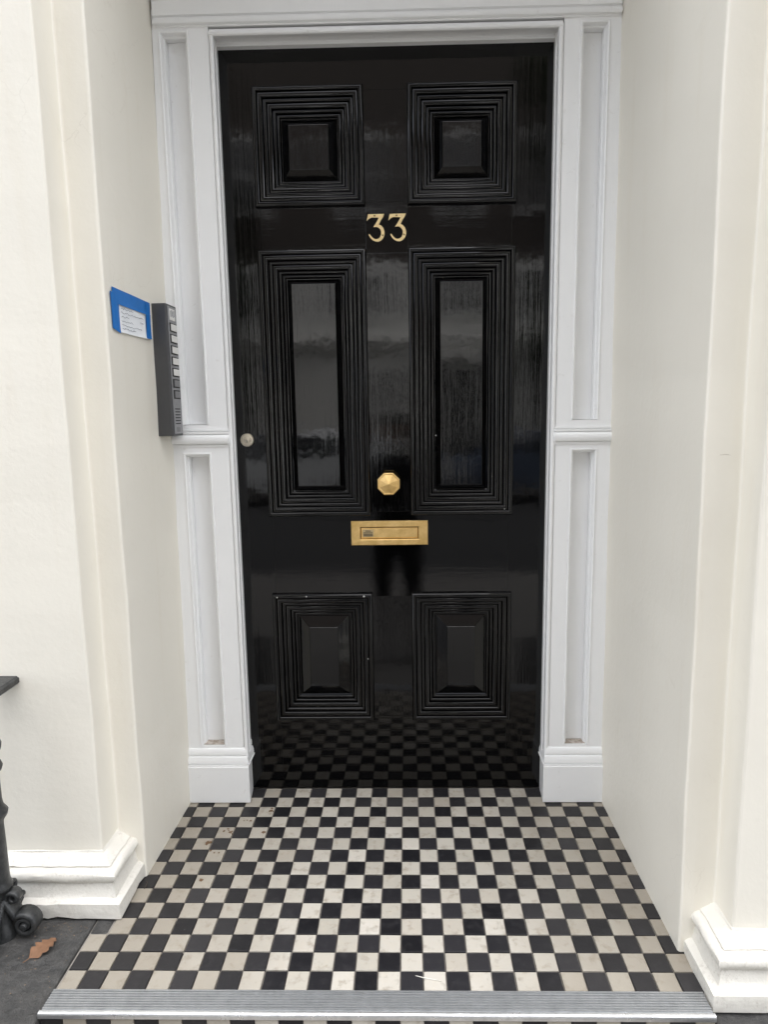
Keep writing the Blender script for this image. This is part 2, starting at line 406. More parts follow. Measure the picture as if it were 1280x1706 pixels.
wall_prism([(2.6,-.755),(.734,-.755),(.734,-.672),(.656,-.672),(XR(zb),.0),(XR(zb),.2),(2.6,.2)],
           [(2.6,-.755),(.734,-.755),(.734,-.672),(.648,-.672),(XR(HT),.0),(XR(HT),.2),(2.6,.2)], zb, HT).build('pilaster', M_WALL, rw, bevel=.006, seg=3)
mb = MB(); sweep_plan(mb, [(2.6,-.754)] + [(1.05-.0245*k, -.754) for k in range(12)] + [(.735,-.754),(.735,-.73),(.735,-.70),(.735,-.671)], [(p, z-.012) for p, z in BASE], -1, jit=.0008); mb.build('base_moulding', M_BASE, rw, smooth=38)
# hairline cracks and scratches in the paint
def crack(par, pts, w):
    mb = MB(); tube(mb, pts, [w*.4] + [w]*(len(pts)-2) + [w*.3], 5); mb.build('crack', M_CRACK, par)
M_CRACK = plain('paint_crack', (.5, .45, .39), .9)
crack(lw, [(-.853,-.5152,.708),(-.84,-.5152,.698),(-.825,-.5152,.694),(-.812,-.5152,.697)], .0005)
crack(rw, [(.686,-.6722,1.172),(.70,-.6722,1.173),(.711,-.6722,1.171)], .0008)
# porch soffit and entablature above the picture
top = thing('house_front', 'cream painted upper front of the house over the recessed doorway, with unseen walls and body added to block the sun', 'house', (0, -.5, 2.8))
MB().box(-.79, .74, -.505, .0, 2.80, 2.86).build('soffit', M_SOFFIT, top)
MB().box(-30, 30, -.515, .195, 3.305, 12).build('upper_wall', M_WALL, top)  # made wide and tall to hold the sun off the front
MB().box(-.79, .74, -.51, -.3, 2.865, 3.3).build('lintel', M_WALL, top)
for s_ in (-1, 1): MB().box(min(s_*2.605, s_*30), max(s_*2.605, s_*30), -.45, .195, -.5, 3.3).build('sun_block_wall', M_WALL, top)  # unseen walls added to stop sun coming round the porch
MB().box(-30, 30, .205, 9, -.5, 11.9).build('sun_block_body', M_WALL, top)  # unseen body added behind the door to block the sun

# ------------------------------------------------------------------ white timber door surround
fr = thing('door_frame', 'white painted timber door surround with sunken side panels and plinth blocks', 'door frame', (-.02, -.03, 0))
YF = -.07
def post(sgn, xo, xi, jx, open_o, open_i, bw):
    """sgn -1 left / +1 right.  xo(z) wall edge, xi inner arris at the face, jx inner arris at the door, open_* panel opening edges"""
    def q(mb, pts): mb.add(pts, [(0,1,2,3)])
    zt = 2.40
    mb = MB()
    a, b = sorted((open_o, open_i))
    bead_in = xi + sgn*bw                      # where the bead meets the flat
    zones = [(.196, 1.158), (1.243, 2.346)]
    # flat boards: outer stile, inner stile, cross pieces
    def board(xA0, xA1, xB0, xB1, z0, z1):     # x at bottom / top, both edges; face + thickness
        mb.loft([[(xA0,YF,z0),(xB0,YF,z0),(xB0,.0,z0),(xA0,.0,z0)], [(xA1,YF,z1),(xB1,YF,z1),(xB1,.0,z1),(xA1,.0,z1)]])
    e = -sgn*.0
    board(xo(0)+sgn*.004, xo(zt)+sgn*.004, open_o, open_o, .10, zt)
    board(open_i, open_i, bead_in, bead_in, .10, zt)
    board(open_o, open_o, open_i, open_i, .10, zones[0][0])
    board(open_o, open_o, open_i, open_i, zones[0][1], zones[1][0])
    board(open_o, open_o, open_i, open_i, zones[1][1], zt)
    p = mb.build('post', M_FRAME, fr)
    # rounded bead on the inner arris and jamb lining
    m2 = MB(); pr = []
    pr.append((bead_in, YF+.004)); pr.append((bead_in-sgn*.0015, YF+.004)); pr.append((bead_in-sgn*.0025, YF-.001))
    for k in range(7):
        an = math.pi*(k/6); r = (bw-.004)/2; cx = (bead_in-sgn*.003 + xi)/2
        pr.append((cx + sgn*r*math.cos(an), YF-.001-r*.55*math.sin(an)))
    pr += [(xi, YF+.01), (xi-sgn*.0+ (jx-xi)*.55, -.034), (xi+(jx-xi)*.55-sgn*.004, -.033), (jx-sgn*.0035, -.004), (jx-sgn*.0035, .05), (bead_in, .05)]
    m2.loft([[(x,y,z) for x, y in pr] for z in (.10, 2.34)]); m2.build('jamb', M_FRAME, p, smooth=40)
    for zi, (z0, z1) in enumerate(zones):
        # sunken field
        f = MB().box(a-.006, b+.006, -.034, -.004, z0-.006, z1+.006).build('panel', M_FRAME, p)
        # moulding on three sides, dusty ledge at the foot
        pf = [(0, YF+.0005), (.001, YF-.002), (.004, YF-.003), (.0075, YF-.001), (.009, YF+.005), (.0105, YF+.012), (.0135, YF+.015), (.0145, YF+.022), (.0145, -.0345)]
        m3 = MB(); rings = []
        for t, y in pf: rings.append([(a+t,y,z0+.0005), (a+t,y,z1-t), (b-t,y,z1-t), (b-t,y,z0+.0005)])
        m3.loft(rings, cap=(False, False), closed=False); m3.build('panel_moulding', M_FRAME, p, smooth=25)
        MB().add([(a+.001,YF+.004,z0+.0012),(b-.001,YF+.004,z0+.0012),(b-.001,-.0345,z0+.0012),(a+.001,-.0345,z0+.0012)], [(0,1,2,3)]).build('ledge', M_DUST if zi == 0 else M_FRAME, p)
    # mid band and plinth, wrapping on to the inner side
    def wrap(prof, z0, name, xin, bev=None):
        mm = MB()
        path = [(xo(z0)+sgn*.003, YF+.004), (xin, YF+.004), (xin, -.003)]
        sweep_plan(mm, path, prof, 1 if sgn < 0 else -1); return mm.build(name, M_FRAME, fr, smooth=35)
    zc = 1.2035 if sgn < 0 else 1.198
    band = [(-.002, zc-.028), (.007, zc-.028), (.0075, zc-.021), (.005, zc-.0205), (.005, zc-.019), (.0125, zc-.0185), (.0155, zc-.012), (.0165, zc-.004), (.015, zc+.004), (.0115, zc+.008), (.0075, zc+.0085), (.0075, zc+.0105),
            (.012, zc+.011), (.0125, zc+.0165), (.007, zc+.0175), (.005, zc+.018), (.005, zc+.0195), (.0085, zc+.02), (.0085, zc+.0255), (-.002, zc+.0265)]
    mm = MB(); path = [(xo(zc)+sgn*.003, YF+.004), (bead_in-sgn*.002, YF+.004)]
    sweep_plan(mm, path, band, 1 if sgn < 0 else -1)
    # pointed return at the inner end
    n = len(band); mx = bead_in-sgn*.002; tip = [(mx-sgn*(max(0, p_)*.55), YF+.004-p_*.35, z) for p_, z in band]
    mm.loft([[(mx, YF+.004-p_, z) for p_, z in band], tip], cap=(False, True)); mm.build('band', M_FRAME, fr, smooth=35)
    wrap([(-.002, .128), (.018, .128), (.019, .134), (.013, .1345), (.013, .1365), (.0165, .138), (.0155, .150), (.0125, .159), (.0075, .161), (.0075, .1635), (.0105, .165), (.0105, .180), (.006, .1865), (-.002, .188)], .15, 'plinth_moulding', xi+sgn*.0145)
    # plinth block
    pb = MB(); xi2 = xi - sgn*.004; xo2 = xo(.06)+sgn*.004
    pb.loft([[(xo2, -.0865, z), (xi2, -.0865, z), (jx-sgn*.0045, -.003, z), (xo2, -.003, z)] for z in (.0015, .129)])
    pb.build('plinth_block', M_FRAME, fr, bevel=.0025)
post(-1, XL, -.507, -.518, -.664, -.576, .0145)
post(+1, XR, .464, .470, .608, .524, .0155)
# head: bead, architrave mouldings and fascia, running wall to wall
def run(name, prof, x0, x1, par=fr, smooth=35):
    return MB().loft([[(x, y, z) for y, z in prof] for x in (x0, x1)]).build(name, M_FRAME, par, smooth=smooth)
run('head_bead', [(-.004, 2.336), (-.034, 2.336), (YF-.001, 2.3275), (YF-.005, 2.330), (YF-.0065, 2.334), (YF-.005, 2.338), (YF+.001, 2.341), (YF+.001, 2.346), (-.004, 2.346)], -.5195, .4755)
hd = run('head', [(-.002, 2.352), (YF-.002, 2.352), (YF-.003, 2.3555), (YF-.012, 2.357), (YF-.0155, 2.362), (YF-.0155, 2.367), (YF-.006, 2.3685), (YF-.006, 2.376), (YF-.011, 2.379), (YF-.011, 2.415),
                  (YF-.0135, 2.417), (YF-.0135, 2.420), (YF-.009, 2.423), (YF-.009, 2.74), (YF-.03, 2.77), (YF-.03, 2.795), (-.002, 2.795)], XL(2.5)+.001, XR(2.5)-.001)
MB().box(-.53, .485, -.02, .05, 2.3275, 2.3515).build('inner_head', M_FRAME, fr, bevel=.002)
MB().box(-.72, .66, .06, .19, -.05, 2.79).build('backing', M_BLK, fr)

# ------------------------------------------------------------------ the door
DX0, DX1, DZ1 = -.5185, .4705, 2.3275
dr = thing('front_door', 'glossy black six-panel front door with brass number 33, knob and letter plate', 'door', (-.024, 0, 0))
LP = (-.420, -.091); RP = (.037, .362)
ROWS = [('t', 1.8875, 2.2235), ('m', .946, 1.7645), ('b', .252, .690)]
IN = .012
def slab(name, x0, x1, z0, z1, mat, y0=0.): return MB().box(x0, x1, y0, .05, z0, z1).build(name, mat, dr, bevel=.0005)
slab('stile', DX0, LP[0]+IN, .004, DZ1, M_DV); slab('stile', RP[1]-IN, DX1, .004, DZ1, M_DV)
rz = [(.004, ROWS[2][1]+IN), (ROWS[2][2]-IN, ROWS[1][1]+IN), (ROWS[1][2]-IN, ROWS[0][1]+IN), (ROWS[0][2]-IN, DZ1)]
for z0, z1 in rz: slab('rail', LP[0]+IN, RP[1]-IN, z0, z1, M_DH, .0002)
for i, (n_, z0, z1) in enumerate(ROWS): slab('muntin', LP[1]-IN, RP[0]+IN, z0+IN, z1-IN, M_DV, .0003)
slab('muntin', LP[1]-IN+.012, RP[0]+IN-.012, ROWS[1][2]-IN+.0005, ROWS[0][1]+IN-.0005, M_DV, -.0003)
def mould_profile():
    p = [(0, .002), (0, -.009), (.0015, -.0125), (.004, -.0155), (.008, -.0168), (.012, -.0158), (.0138, -.013), (.0142, -.008)]
    ts = [.0155, .0305, .0425, .0575, .0685, .079]; ys = [-.0120, -.0045, -.0005, .0070, .0130, .0165]
    for i in range(5):
        a, b, y = ts[i], ts[i+1], ys[i]; w = b-a
        p += [(a, y+.003), (a+.0006, y+.0012), (a+.0018, y+.0001), (a+w*.45, y-.0009), (a+w*.7, y-.0002), (b-.0022, y+.0012), (b-.0010, y+.0028), (b-.0006, max(ys[i+1]+.0035, y+.004))]
    p += [(.0798, .021), (.0805, .030)]
    return p
MP = mould_profile()
BV = {'t': (.026, .027), 'm': (.018, .020), 'b': (.038, .022)}
for key, z0, z1 in ROWS:
    for x0, x1 in (LP, RP):
        b, h = BV[key]; t0 = .0795
        mb = MB(); yb = .022; yt = yb-h
        ring_rect(mb, x0, x1, z0, z1, [(t0-.006, .032), (t0-.006, yb), (t0+.0025, yb), (t0+.003, yb-.003), (t0+b-.001, yt+.0012), (t0+b, yt)], True)
        pa = mb.build('panel', M_DV, dr, bevel=.0006)
        mb = MB(); ring_rect(mb, x0, x1, z0, z1, MP); mb.build('panel_moulding', M_DV if key != 'b' else M_DH, pa, smooth=48)
for x, z, r in ((-.402, .681, .0022), (-.306, .6835, .0022), (-.118, .6825, .003), (-.109, .47, .0015), (.118, 1.2, .0016), (.335, .965, .0016)):
    MB().lathe([(r*.6, -.001), (r, .0012), (r*.4, .0016)], (x, -.0166, z), 7, 'Y').build('paint_chip', M_CHIP, dr)
# numerals
OUT3 = [(262,203),(578,200),(556,255),(512,318),(472,394),(520,416),(558,458),(581,525),(578,590),(554,650),(510,692),(455,715),(400,709),(345,684),(300,640),(268,582),(288,568),(308,596),(338,632),(374,658),(412,668),(456,660),(492,632),(514,582),(514,525),(496,480),(460,449),(415,436),(362,441),(400,392),(440,330),(474,266),(330,262),(284,280),(236,322)]
for k, dx in enumerate((0, 425)):
    s = .0795/516
    poly = [(-.0868+(x+dx-236)*s, 1.864-(y-200)*s) for x, y in OUT3][::-1]
    bm = bmesh.new(); vsx = [bm.verts.new((x, -.0007, z)) for x, z in poly]; fc = bm.faces.new(vsx)
    ex = bmesh.ops.extrude_face_region(bm, geom=[fc]); bmesh.ops.translate(bm, verts=[v for v in ex['geom'] if isinstance(v, bmesh.types.BMVert)], vec=(0, -.0032, 0))
    bmesh.ops.triangulate(bm, faces=[f for f in bm.faces if len(f.verts) > 4])
    mb = MB(); bm.verts.index_update(); mb.add([v.co[:] for v in bm.verts], [tuple(v.index for v in f.verts) for f in bm.faces]); bm.free()
    nm = mb.build('numeral', M_BRASSP, dr)
    for sx, sy in (((390, 233), (546, 597)) if k == 0 else ((395, 233), (540, 590))):
        MB().lathe([(.0025, 0), (.0025, .0004), (.001, .0006)], (-.0868+(sx+dx-236)*s, -.004, 1.864-(sy-200)*s), 10, 'Y').build('screw', M_SCREW, nm)
# knob
kb = MB().lathe([(.024, 0), (.024, .004), (.020, .006), (.014, .010), (.013, .030), (.02, .036)], (-.031, 0, 1.052), 24, 'Y').build('knob_stem', M_BRASS, dr, smooth=40)
MB().lathe([(.018, .034), (.034, .042), (.0372, .046), (.0372, .051), (.0345, .0535), (.0325, .0535), (.031, .0522), (.0305, .0525), (.002, .0640), (.0004, .0642)], (-.031, 0, 1.0525), 8, 'Y', math.pi/8).build('knob', M_BRASS, kb, bevel=.0008)
# letter plate
def ring2(mb, o, i, prof, close=False):     # o, i: outer / inner rectangles (x0, x1, z0, z1); prof = (0..1 from outer to inner, y)
    def L(k, t): return o[k] + (i[k]-o[k])*t
    mb.loft([[(L(0,t),y,L(2,t)), (L(1,t),y,L(2,t)), (L(1,t),y,L(3,t)), (L(0,t),y,L(3,t))] for t, y in prof], cap=(False, close))
lp = MB(); ring2(lp, (-.1555, .0915, .8495, .9285), (-.126, .0615, .8695, .9085), [(0, 0), (0, -.007), (.1, -.0095), (.88, -.0095), (.97, -.0085), (1, -.002), (1, -.0003)]); lpo = lp.build('letter_plate', M_BRASS, dr)
fl = MB(); ring2(fl, (-.1243, .0598, .8712, .9068), (-.119, .0545, .8765, .9015), [(0, -.0008), (0, -.0042), (.5, -.006), (1, -.0062)], True); flo = fl.build('flap', M_BRASS, lpo)
stk = MB().box(-.1185, -.0835, -.0068, -.0061, .8775, .9005).build('sticker', plain('faded_sticker', (.44, .33, .17), .5), flo)
for z, w in ((.8965, .018), (.8905, .03), (.8855, .03), (.8812, .03)):
    MB().box(-.101-w/2, -.101+w/2, -.0072, -.0068, z-.0016, z+.0011).build('sticker_line', plain('sticker_ink', (.07, .055, .03), .6), stk)
# rim lock cylinder
lk = MB().lathe([(.0215, 0), (.0215, .005), (.0195, .0075), (.0145, .008), (.0142, .0065), (.0005, .0065)], (-.4795, 0, 1.1925), 28, 'Y').build('lock_cylinder', M_STEEL, dr, smooth=35)
MB().lathe([(.0105, .006), (.0105, .0098), (.009, .0104), (.0005, .0104)], (-.4795, 0, 1.1925), 24, 'Y').build('plug', M_STEEL, lk, smooth=35)
MB().box(-.4803, -.4785, -.0108, -.010, 1.184, 1.1935).build('keyway', M_BLK, lk)

# ------------------------------------------------------------------ intercom and taped note on the left reveal
ic = thing('intercom', 'tall dark grey door intercom with a column of name buttons beside the door frame', 'intercom', (-.69, -.14, 1.21))
plan = [(-.700, -.1680), (-.656, -.1715), (-.6515, -.170), (-.6495, -.099), (-.653, -.096), (-.690, -.096)]
MB().loft([[(x, y, z) for x, y in plan] for z in (1.2125, 1.5875)]).build('housing', M_PLAST, ic, bevel=.002)
FX = -.6498
def icy(y): return -.0975 + (y+.0735)*1.14
def icbox(name, mat, y0, y1, z0, z1, x0, x1, par): return MB().box(x0, x1, icy(y0), icy(y1), z0, z1).build(name, mat, par, bevel=.0006, seg=1)
fp = icbox('face_plate', M_ICFACE, -.1315, -.0785, 1.219, 1.582, FX-.003, FX+.0008, ic)
lab = icbox('label_card', M_BTN, -.124, -.087, 1.544, 1.576, FX, FX+.0016, fp)
for i, yy in enumerate((-.118, -.110, -.103, -.095)):
    MB().box(FX+.0016, FX+.0019, icy(yy), icy(yy)+.004, 1.552+.003*(i % 2), 1.573-.003*((i+1) % 2)).build('lettering', M_INK, lab)
for i in range(7):
    z = 1.5235 - i*.0318
    bz = icbox('button_surround', M_BLK, -.127, -.082, z-.0125, z+.0125, FX, FX+.0022, fp)
    icbox('button', M_BTN if i < 5 else M_BTND, -.1215, -.084, z-.0092, z+.0092, FX+.0015, FX+.0042, bz)  # glow of the lit upper buttons is put into a pale colour
for i in range(6):
    z = 1.291 - i*.0085
    icbox('speaker_slot', M_BLK, -.124, -.088, z-.0016, z+.0016, FX, FX+.0014, fp)
icbox('keyhole_plate', M_BTND, -.118, -.096, 1.224, 1.238, FX, FX+.0018, fp)

def on_reveal(y, z):                       # x of the left reveal surface
    t = (y+.425)/.425; xo_ = -.712+.0021*z; return xo_ + (XL(z)-xo_)*t
def ny(y): return -.3985 + (y+.39)*.8645
def sheet(name, mat, corners, off, par=None, curl=0):
    mb = MB(); n = 6; g = []
    (ya, za), (yb, zb_), (yc, zc_), (yd, zd) = [(ny(y), z-.0035) for y, z in corners]     # bl, br, tr, tl
    for layer in (0, 1):
        for i in range(n+1):
            for j in range(n+1):
                u, v = i/n, j/n
                y = (1-u)*(1-v)*ya + u*(1-v)*yb + u*v*yc + (1-u)*v*yd; z = (1-u)*(1-v)*za + u*(1-v)*zb_ + u*v*zc_ + (1-u)*v*zd
                x = on_reveal(y, z) + off + (.0006 if layer else 0) + curl*(.0012*math.sin(9*u+3*v)+.004*max(0, .35-v)**2*8*(u > .02))
                g.append((x, y, z))
    N = (n+1)**2; f = []
    for l in (0, 1):
        for i in range(n):
            for j in range(n):
                a = l*N+i*(n+1)+j; q_ = (a, a+n+1, a+n+2, a+1); f.append(q_)
    mb.add(g, f); return mb.build(name, mat, par, smooth=60)
note = thing('taped_note', 'handwritten white note stuck to the wall with blue masking tape beside the intercom', 'note', (-.70, -.29, 1.485))
pp = sheet('paper', M_PAPER, [(-.354, 1.487), (-.1765, 1.4872), (-.172, 1.562), (-.350, 1.562)], .0012, note, .7)
sheet('tape_strip', M_TAPE, [(-.383, 1.556), (-.1465, 1.5525), (-.144, 1.5885), (-.3835, 1.5945)], .0030, note, .3)
sheet('tape_strip', M_TAPE, [(-.393, 1.4925), (-.3505, 1.4835), (-.348, 1.579), (-.396, 1.582)], .0034, note, .3)
sheet('tape_strip', M_TAPE, [(-.1805, 1.4885), (-.147, 1.489), (-.145, 1.584), (-.176, 1.584)], .0038, note, .3)
rn = random.Random(5)
for k, (z, ya, yb) in enumerate(((1.5475, -.338, -.262), (1.5375, -.34, -.195), (1.5275, -.338, -.29), (1.5245, -.222, -.196), (1.5165, -.34, -.265), (1.5065, -.338, -.21), (1.4975, -.336, -.25))):
    pts = []; y = ya
    while y < yb:
        zz = z - .0035 + rn.uniform(-.0022, .0022); pts.append((on_reveal(ny(y), zz)+.0043, ny(y), zz)); y += rn.uniform(.003, .005)
    mb = MB(); tube(mb, pts, .0005, 4); mb.build('handwriting', M_INK, pp)

# ------------------------------------------------------------------ cast iron railing on the left slab
def iron_post(y, label):
    X = -.987; z0 = -.004
    t = thing('baluster', label, 'baluster', (X, y, z0), 'cast iron balusters of the railing')
    MB().lathe([(.030, 0), (.030, .02), (.024, .03), (.024, .125), (.029, .13), (.030, .137), (.026, .145), (.0245, .155), (.0235, .30), (.026, .31), (.034, .322), (.036, .330), (.031, .338), (.027, .345),
                (.025, .36), (.0245, .43), (.031, .437), (.034, .446), (.031, .456), (.025, .463), (.028, .478), (.034, .490), (.036, .503), (.032, .516), (.022, .526), (.02, .53), (.028, .545), (.026, .56), (.016, .575), (.014, .607)],
               (X, y, z0), 20).build('shaft', M_IRON, t, smooth=45)
    for a in range(4):
        ca, sa = math.cos(a*math.pi/2), math.sin(a*math.pi/2)
        def volute(name, cx, cz, r0, r1, a0, turns, wid, tail, th0):
            pts = []
            N = 40
            for i in range(N+1):
                u = i/N; an = a0 + turns*2*math.pi*u; r = r0 + (r1-r0)*u
                pts.append((cx + r*math.cos(an), cz + r*math.sin(an)))
            pts = tail + pts
            mb = MB(); rings = []
            for i, (d, zz) in enumerate(pts):
                p0 = Vector(pts[max(0, i-1)]); p1 = Vector(pts[min(len(pts)-1, i+1)]); tn = (p1-p0).normalized(); nn = Vector((-tn.y, tn.x))
                th = th0*(1 - .45*i/len(pts)); w = wid*(1 - .25*i/len(pts))
                ring = []
                for sx, sw in ((-1,-.8),(-.5,-1),(.5,-1),(1,-.8),(1,.8),(.5,1),(-.5,1),(-1,.8)):
                    dd = d + nn.x*th*sx; zz2 = max(.0, zz + nn.y*th*sx)
                    ring.append((X + dd*ca - sw*w*sa, y + dd*sa + sw*w*ca, z0 + zz2))
                rings.append(ring)
            mb.loft(rings); return mb.build(name, M_IRON, t, smooth=60)
        foot = volute('scroll_foot', .060, .038, .030, .006, math.pi*.75, -1.75, .020, [(.012, .105), (.022, .088), (.033, .072)], .0075)
        mb = MB().lathe([(.0005, -.022), (.008, -.021), (.010, -.015), (.010, .015), (.008, .021), (.0005, .022)], (X+.060*ca, y+.060*sa, z0+.037), 10, 'Y' if a % 2 == 0 else 'X')
        mb.build('scroll_eye', M_IRON, t, smooth=50)
        volute('scroll_leaf', .034, .108, .017, .005, math.pi*1.1, -1.2, .015, [(.016, .075), (.014, .09)], .006)
    return t
iron_post(-.625, 'black cast iron baluster with scrolled foot on the dark stone slab, nearest the wall')
hr = thing('handrail', 'flat black iron handrail running out from the left wall above the baluster', 'handrail', (-.985, -.52, .6))
MB().loft([[(x, y, z) for x, z in ((-1.014, .606), (-.962, .606), (-.957, .611), (-.957, .622), (-.963, .627), (-1.009, .627), (-1.015, .622), (-1.015, .611))] for y in (-.512, -1.5)]).build('rail', M_IRON, hr, smooth=30)
iron_post(-1.05, 'black cast iron baluster on the dark stone slab, farther from the wall')
iron_post(-1.46, 'black cast iron baluster at the street end of the railing')

# ------------------------------------------------------------------ dead leaf and scraps
def leaf(name, cx, cy, ln, wd, ang, label, seed):
    rl = random.Random(seed); lf = MB(); L = []; n = 12
    for i in range(n+1):
        u = i/n; lobe = 1 - .28*(i % 3 == 1) + .1*(i % 3 == 2)
        w = wd*max(.04, math.sin(math.pi*u)**.6)*lobe
        for q in (-1, -.45, 0, .45, 1):
            L.append((q*w*rl.uniform(.88, 1.1)+.003*math.sin(5*u), (u-.5)*ln, .0015+.007*abs(q)**1.5*(.5+.5*math.sin(6*u+q*2+seed))+.004*math.sin(3.2*u)+(.0012 if q == 0 else 0)))
    fs = [(i*5+j, i*5+j+1, i*5+j+6, i*5+j+5) for i in range(n) for j in range(4)]
    ca, sa = math.cos(ang), math.sin(ang)
    lf.add([(cx+x*ca-y*sa, cy+x*sa+y*ca, z-.003) for x, y, z in L], fs)
    tube(lf, [(cx+x*ca-y*sa, cy+x*sa+y*ca, z) for x, y, z in ((.002, -ln*.5, .001), (.004, -ln*.62, .002), (.002, -ln*.74, .001))], .0009, 5)
    tag(lf.build(name, M_LEAF, smooth=70), label, 'leaf')
leaf('dead_leaf', -.866, -.668, .066, .0235, R(-32), 'dry orange brown leaf lying flat on the dark stone slab', 2)
rr_ = random.Random(8); grit = MB()
for k in range(150):
    x = rr_.uniform(-1.0, -.785); y = rr_.choice((rr_.uniform(-.61, -.584), rr_.uniform(-.84, -.585))); r = rr_.uniform(.0008, .0026)
    grit.add([(x+r*math.cos(a)*rr_.uniform(.6, 1.3), y+r*math.sin(a)*rr_.uniform(.6, 1.3), -.0045) for a in (0, 1.26, 2.5, 3.8, 5)] + [(x, y, -.004+r*.8)], [(0,1,5),(1,2,5),(2,3,5),(3,4,5),(4,0,5)])
tag(grit.build('grit', plain('grit', (.16, .12, .085), .9, 0, .5, 200)), 'brown grit and crumbs scattered along the dark stone slab', kind='stuff')
mb = MB(); tube(mb, [(-.705,-.445,.001),(-.699,-.452,.003),(-.697,-.462,.004),(-.698,-.474,.002)], .0012, 6)
tag(mb.build('twig', plain('dark_twig', (.05, .04, .03), .8)), 'small dark twig lying by the left wall on the tiles', 'twig')
mb = MB(); tube(mb, [(.034,-.742,.0015),(.052,-.748,.002),(.075,-.752,.0015),(.092,-.757,.002)], [.0006,.0012,.0012,.0006], 6)
tag(mb.build('straw', plain('pale_straw', (.6, .58, .52), .8)), 'pale bit of straw on a black tile at the front', 'straw')

# ------------------------------------------------------------------ the street behind the camera, seen mirrored in the gloss paint
M_STUC = plain('pale_stucco', (.86, .855, .83), .8, 0, .04, 1.5); M_GLASS = plain('dark_window_glass', (.012, .014, .017), .08)
M_SASH = plain('white_sash_paint', (.75, .75, .74), .5); M_SLATE = plain('roof_slate', (.07, .075, .085), .7, 0, .2, 4)
def brick_mat():
    t = NT('brown_brick'); tc = t.n.new('ShaderNodeNewGeometry'); mp = t.n.new('ShaderNodeMapping'); mp.inputs['Rotation'].default_value = (R(90), 0, 0)
    t.link(tc.outputs['Position'], mp.inputs['Vector'])
    br = t.n.new('ShaderNodeTexBrick'); br.inputs['Scale'].default_value = 2.2; br.inputs['Color1'].default_value = (.060, .050, .044, 1); br.inputs['Color2'].default_value = (.088, .073, .063, 1); br.inputs['Mortar'].default_value = (.13, .12, .11, 1)
    t.link(mp.outputs[0], br.inputs['Vector']); return t.out(br.outputs['Color'], .9)
M_BRICK = brick_mat()
YH = -16.
def terrace(x0, x1, label, doors, wins):
    h = thing('terrace_house', label, 'house', ((x0+x1)/2, YH, G), 'terrace across the street')
    MB().box(x0+.01, x1-.01, YH-8, YH, G, 3.0).build('stucco_wall', M_STUC, h)
    cor = MB().loft([[(x, YH+y, z) for y, z in ((-.5, 3.003), (.10, 3.003), (.14, 3.1), (.28, 3.18), (.32, 3.36), (.0, 3.42), (-.5, 3.42))] for x in (x0+.012, x1-.012)]).build('cornice', M_STUC, h)
    MB().box(x0+.01, x1-.01, YH-8, YH-.02, 3.425, 5.35).build('upper_stucco', M_STUC, h); MB().box(x0+.01, x1-.01, YH-8, YH-.03, 5.355, 14.5).build('brick_wall', M_BRICK, h)
    MB().loft([[(x, YH+y, z) for y, z in ((-8, 14.503), (.15, 14.503), (.15, 14.8), (-4, 16.4), (-8, 14.8))] for x in (x0+.01, x1-.01)]).build('roof', M_SLATE, h)
    for cx, w, z0, z1 in wins:
        f = MB(); ring_rect(f, cx-w/2, cx+w/2, z0, z1, [(0, YH-.03), (0, YH+.09), (.13, YH+.09), (.14, YH+.03)]); fo = f.build('window', M_SASH, h)
        MB().box(cx-w/2+.12, cx+w/2-.12, YH-.03, YH+.035, z0+.12, z1-.12).build('pane', M_GLASS, fo)
        MB().box(cx-w/2+.14, cx+w/2-.14, YH+.037, YH+.06, (z0+z1)/2-.03, (z0+z1)/2+.03).build('glazing_bar', M_SASH, fo)
    for cx in doors:
        MB().box(cx-.65, cx+.65, YH-.02, YH+.03, G+.3, 2.5).build('door', M_GLASS, h)
        for s_ in (-1, 1): MB().box(cx+s_*.85-.14, cx+s_*.85+.14, YH+.002, YH+.35, G, 2.7).build('pilaster', M_STUC, h, bevel=.03)
        MB().box(cx-1.1, cx+1.1, YH+.004, YH+.45, 2.72, 2.99).build('door_hood', M_STUC, h, bevel=.04)
def facade(xs): return [(x, 1.25, z0, z1) for x in xs for z0, z1 in ((3.9, 5.2), (6.6, 8.6))]
terrace(-14.5, -7.2, 'pale stucco and brick terrace house across the street, reflected farthest left', [-8.6], facade((-12.8, -10.8, -8.6)) + [(-12.2, 1.7, .6, 2.7)])
terrace(-7.2, .1, 'pale stucco and brick terrace house across the street, reflected in the left door panels', [-4.9], facade((-6.2, -4.2, -1.2)) + [(-.55, .9, .3, 2.6)])
terrace(.1, 7.4, 'pale stucco and brick terrace house across the street, reflected in the right door panels', [1.5], facade((1.5, 3.7, 5.9)) + [(4.6, 1.9, .4, 2.7)])
terrace(7.4, 14.7, 'pale stucco and brick terrace house across the street, reflected farthest right', [8.8], facade((8.8, 11, 13.2)) + [(12, 1.9, .4, 2.7)])
M_TYRE = plain('tyre_rubber', (.02, .02, .02), .8); M_LAMP = plain('headlamp_glass', (.6, .62, .65), .1)
